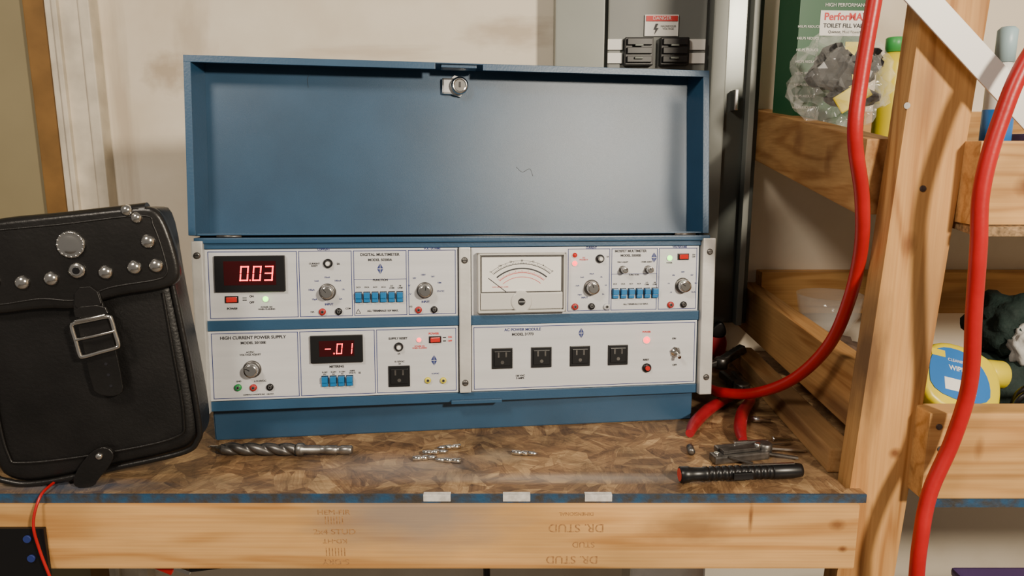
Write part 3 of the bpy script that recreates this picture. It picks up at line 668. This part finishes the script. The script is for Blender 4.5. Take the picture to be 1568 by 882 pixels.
tube('grip_2',[(.352,1.062,.010),(.362,1.11,.011),(.388,1.18,.012),(.418,1.235,.013),(.432,1.272,.013)],.0095,'grip',pl_,radii=[.7,1.05,1.1,.9,.65])
o=B('plier_head',pl_); o.cyl((.424,1.305,.004),(0,0,1),.015,.018,'dsteel',20,.002); o.beam((.402,1.265,.013),(.428,1.335,.014),.013,.012,'dsteel'); o.beam((.433,1.265,.013),(.418,1.335,.014),.013,.012,'dsteel')
o.beam((.416,1.325,.013),(.408,1.385,.014),.010,.014,'dsteel',bev=.003); o.beam((.430,1.325,.013),(.430,1.385,.014),.010,.014,'dsteel',bev=.003); o.done()
o=B('slip_joint_pliers'); 
o.beam((.340,1.415,.008),(.415,1.43,.024),.012,.012,'dsteel',bev=.003); o.beam((.415,1.43,.022),(.470,1.45,.048),.018,.016,'dsteel',bev=.003); o.cyl((.42,1.43,.012),(0,0,1),.013,.022,'dsteel',18,.002); o.beam((.325,1.450,.008),(.42,1.437,.022),.011,.011,'dsteel',bev=.003); o.done()
mt_=empty('folding_multitool')
o=B('multitool_body',mt_)
o.beam((.290,1.005,.007),(.375,1.025,.007),.020,.012,'dsteel',bev=.003); o.beam((.300,1.026,.012),(.378,1.038,.013),.014,.009,'dsteel',bev=.003)
o.beam((.305,1.010,.016),(.362,1.024,.016),.012,.005,'dsteel',bev=.001)
o.cyl((.374,1.030,.002),(0,0,1),.011,.019,'dsteel',18,.002); o.cyl((.297,1.008,.013),(0,0,1),.004,.002,'chrome',12); o.cyl((.362,1.026,.014),(0,0,1),.004,.008,'chrome',12)
o.beam((.372,1.034,.012),(.440,1.043,.004),.009,.004,'steel',bev=.001); o.beam((.372,1.020,.009),(.418,1.014,.004),.006,.003,'dsteel',bev=.0008)
o.beam((.380,1.045,.012),(.425,1.068,.006),.006,.003,'steel',bev=.0008); o.beam((.33,1.036,.019),(.385,1.05,.016),.005,.003,'steel',bev=.0008); o.beam((.312,1.000,.012),(.345,.992,.005),.005,.003,'dsteel',bev=.0008); o.done()
o=B('steel_screw'); o.lathe((.405,1.085,.004),(1,-.03,0),[(.004,0),(.004,.003),(.0022,.004),(.002,.03)],'steel',12); o.done()
o=B('small_battery'); o.lathe((.268,1.048,.006),(-.1,-1,0),[(.0055,0),(.0055,.018),(.002,.019)],'dsteel',14); o.done()
o=B('hex_socket_bit'); o.lathe((.398,1.165,.006),(1,-.3,0),[(.005,0),(.005,.014),(.003,.016),(.003,.03)],'steel',12); o.done()
rc=empty('red_spring_clamp')
o=B('clamp_jaws',rc)
o.poly(chaikin([(.420,.012),(.45,.003),(.455,.02),(.458,.045),(.448,.062),(.425,.064),(.402,.045),(.402,.02)],2),0,.035,'grip',.006,True,fn=lambda v:Vector((v.x,1.55-v.z,v.y)))
o.poly(chaikin([(.41,.06),(.43,.085),(.445,.088),(.455,.06),(.44,.05)],2),0,.02,'black',.004,True,fn=lambda v:Vector((v.x,1.53-v.z,v.y)))
o.done()
# ------------------------------------------------------------------ shelf contents
M['green']=mat('green_carton',(.006,.085,.028),.45); M['yel']=mat('yellow_plastic',(.75,.60,.015),.35); M['lblue']=mat('label_blue',(.02,.16,.50),.4)
M['gcap']=mat('green_cap',(.05,.35,.08),.4); M['bag']=clearmat('clear_plastic_bag',.13,(.85,.85,.82),.12,.6); M['glass']=clearmat('clear_glass',.22,(.8,.78,.72),.05)
M['dgreen']=mat('dark_green_cloth',(.012,.030,.025),.8,0,.3,40,.6,200); M['wcloth']=mat('white_cloth',(.55,.55,.53),.8,0,.1,40,.4,200)
M['lilac']=mat('lilac_plastic',(.12,.07,.22),.4)
bx=empty('toilet_fill_valve_box',Matrix.Translation((.575,1.43,shz(1.43)+.002))@Matrix.Rotation(math.radians(4),4,'Z'))
o=B('carton',bx); o.box(-.068,.068,-.045,.045,0,.36,'green',.001); o.box(-.030,.066,-.0462,-.045,.235,.278,'paper'); o.box(.02,.066,-.0462,-.045,.12,.225,'yel'); o.done()
text('carton_brand','PerforMAX',.018,-.0468,.267,.0175,'inkr',bx,R90,bold=.0004); text('carton_l2','TOILET FILL VALVE',.018,-.0468,.252,.0100,'inkk',bx,R90,bold=.0002); text('carton_l3','Quietest, Most Powerful',.018,-.0468,.2415,.0065,'inkk',bx,R90); text('carton_l1','HIGH PERFORMANCE',.018,-.0462,.287,.0085,'paper',bx,R90)
for i in range(8): text('carton_small','HELPS REDUCE',-.050,-.0462,.25-.02*i,.006,'paper',bx,R90)
bg=empty('clear_plastic_bag_of_parts')
blob('bag_film',(.548,1.28,.555),(.080,.055,.078),'bag',bg,.28,1.8,4,3,True,True)
blob('black_parts',(.532,1.27,.575),(.034,.030,.038),'black',bg,.55,2.5,3,6,flat=True); blob('black_part_b',(.580,1.26,.585),(.022,.025,.024),'black',bg,.6,2.5,3,8,flat=True); blob('black_part_c',(.565,1.27,.53),(.04,.025,.018),'inkk',bg,.5,2.5,3,11,flat=True)
o=B('yellow_tag',bg); o.beam((.530,1.24,.515),(.575,1.235,.545),.004,.030,'yel'); o.done()
o=B('yellow_cleaner_bottle'); zb=shz(1.42)+.002; o.lathe((.705,1.42,zb),(0,0,1),[(.026,0),(.028,.006),(.028,.19),(.022,.205),(.014,.212)],'yel',28); o.lathe((.705,1.42,zb+.212),(0,0,1),[(.017,0),(.017,.024),(.015,.026)],'gcap',24); o.done()
o=B('spray_can'); zb=shz(1.0)+.002; o.lathe((.640,1.0,zb),(0,0,1),[(.016,0),(.018,.004),(.018,.16),(.014,.18),(.010,.19)],'white',28); o.lathe((.640,1.0,zb+.07),(0,0,1),[(.0184,0),(.0184,.06)],'lblue',28); o.lathe((.640,1.0,zb+.19),(0,0,1),[(.012,0),(.012,.04),(.008,.044)],mat('pale_blue_cap',(.35,.5,.55),.4),24); o.done()
o=B('purple_box'); o.box(.685,.76,1.0,1.08,shz(1.08)+.001,.468,'lilac',.002); o.done()
wp=empty('yellow_cleaner_jug',Matrix.Translation((.626,1.005,.128))@Matrix.Rotation(math.radians(14),4,'Y')@Matrix.Rotation(math.radians(52),4,'X'))
o=B('jug',wp); o.poly(chaikin([(-.058,-.060),(.045,-.062),(.060,-.01),(.055,.030),(.02,.046),(-.035,.046),(-.060,.01)],2),-.022,.02,'yel',.008,True)
o.poly(chaikin([(-.050,-.040),(.034,-.044),(.040,.000),(.015,.034),(-.035,.036),(-.052,.005)],2),.0195,.0215,'lblue',.0005,False)
o.lathe((.045,.020,0),(1,.15,0),[(.018,0),(.020,.008),(.020,.030),(.015,.034)],'yel',24); o.box(-.030,.015,-.030,-.012,.0205,.022,'paper'); o.box(-.046,-.026,.018,.028,.0205,.022,'yel'); o.done()
text('jug_text','WIPES',-.008,.004,.0218,.010,'paper',wp,bold=.0002); text('jug_text_b','CLEANING',-.008,.016,.0218,.006,'paper',wp)
cl=empty('green_and_white_work_gloves')
blob('glove_dark',(.80,1.15,.17),(.055,.07,.05),'dgreen',cl,.35,2.2,4,2); blob('glove_white',(.785,1.09,.150),(.022,.02,.034),'wcloth',cl,.35,2.4,4,5); blob('glove_base',(.82,1.12,.075),(.10,.08,.070),'dgreen',cl,.3,2.2,4,12)
tube('black_cable_bundle',[(.70,.985,.06),(.70,.975,.115),(.73,.965,.132),(.80,.96,.135),(.9,.96,.12)],.005,'black')
tube('black_cable_bundle.001',[(.68,.97,.05),(.69,.955,.118),(.74,.955,.122),(.82,.957,.125),(.9,.955,.12)],.004,'black')
o=B('glass_bowl'); o.lathe((.615,1.40,.09),(0,0,1),[(.02,0),(.035,.006),(.055,.04),(.062,.08),(.060,.08),(.052,.04),(.03,.01)],'glass',32); o.done()
blob('brown_rag',(.62,1.40,.045),(.07,.10,.045),mat('brown_rag',(.10,.06,.04),.8,0,.3,40),None,.3,2.5,4,9)
blob('dark_tool_bag',(.66,1.22,.05),(.09,.07,.055),mat('dark_bag',(.015,.014,.014),.7,0,.3,40),None,.3,2.5,4,19)
o=B('galvanised_junction_box'); o.box(.22,.36,1.25,1.35,-.9,-.215,'steel',.004); o.done()
o=B('plastic_storage_bin'); o.box(.76,1.3,1.0,1.13,-.9,-.268,'lilac',.01); o.box(.75,1.32,.98,1.15,-.27,-.255,'lilac',.006); o.done()
tube('black_power_cord',[(-.06,1.55,-.12),(-.06,1.55,-.4),(-.05,1.5,-.88)],.008,'black')
o=empty('alligator_clips')
c=B('clip_red',o); c.beam((-.505,.93,-.108),(-.468,.93,-.125),.008,.012,'hose',bev=.002); c.beam((-.47,.93,-.118),(-.445,.93,-.128),.006,.006,'steel',bev=.001); c.beam((-.445,.93,-.122),(-.40,.93,-.116),.008,.008,'black',bev=.002); c.done()
# ------------------------------------------------------------------ light
def area(name,loc,tgt,size,e,col):
    l=bpy.data.lights.new(name,'AREA'); l.size=size; l.energy=e; l.color=col; l.shape='DISK'
    ob=bpy.data.objects.new(name,l); COL.objects.link(ob); ob.location=loc
    ob.rotation_euler=(Vector(tgt)-Vector(loc)).to_track_quat('-Z','Y').to_euler(); return ob
area('ceiling_lamp',(1.08,-.75,1.08),(0,1.2,.2),.20,62,(1,.87,.69))
area('fill_light_left',(-.9,-.4,1.6),(-.3,1.5,.3),.4,25,(1,.87,.72))  # added fill from the left to soften contrast, not a lamp of the room
w=bpy.data.worlds.new('ambient'); S.world=w; w.use_nodes=True
w.node_tree.nodes['Background'].inputs[0].default_value=(1,.90,.78,1); w.node_tree.nodes['Background'].inputs[1].default_value=.17
# ------------------------------------------------------------------ camera
cd=bpy.data.cameras.new('camera'); cd.sensor_width=36; cd.lens=26.0; cd.clip_start=.01
cam=bpy.data.objects.new('camera',cd); COL.objects.link(cam); cam.location=(0,0,.454); cam.rotation_euler=(math.radians(79),0,0)
S.camera=cam
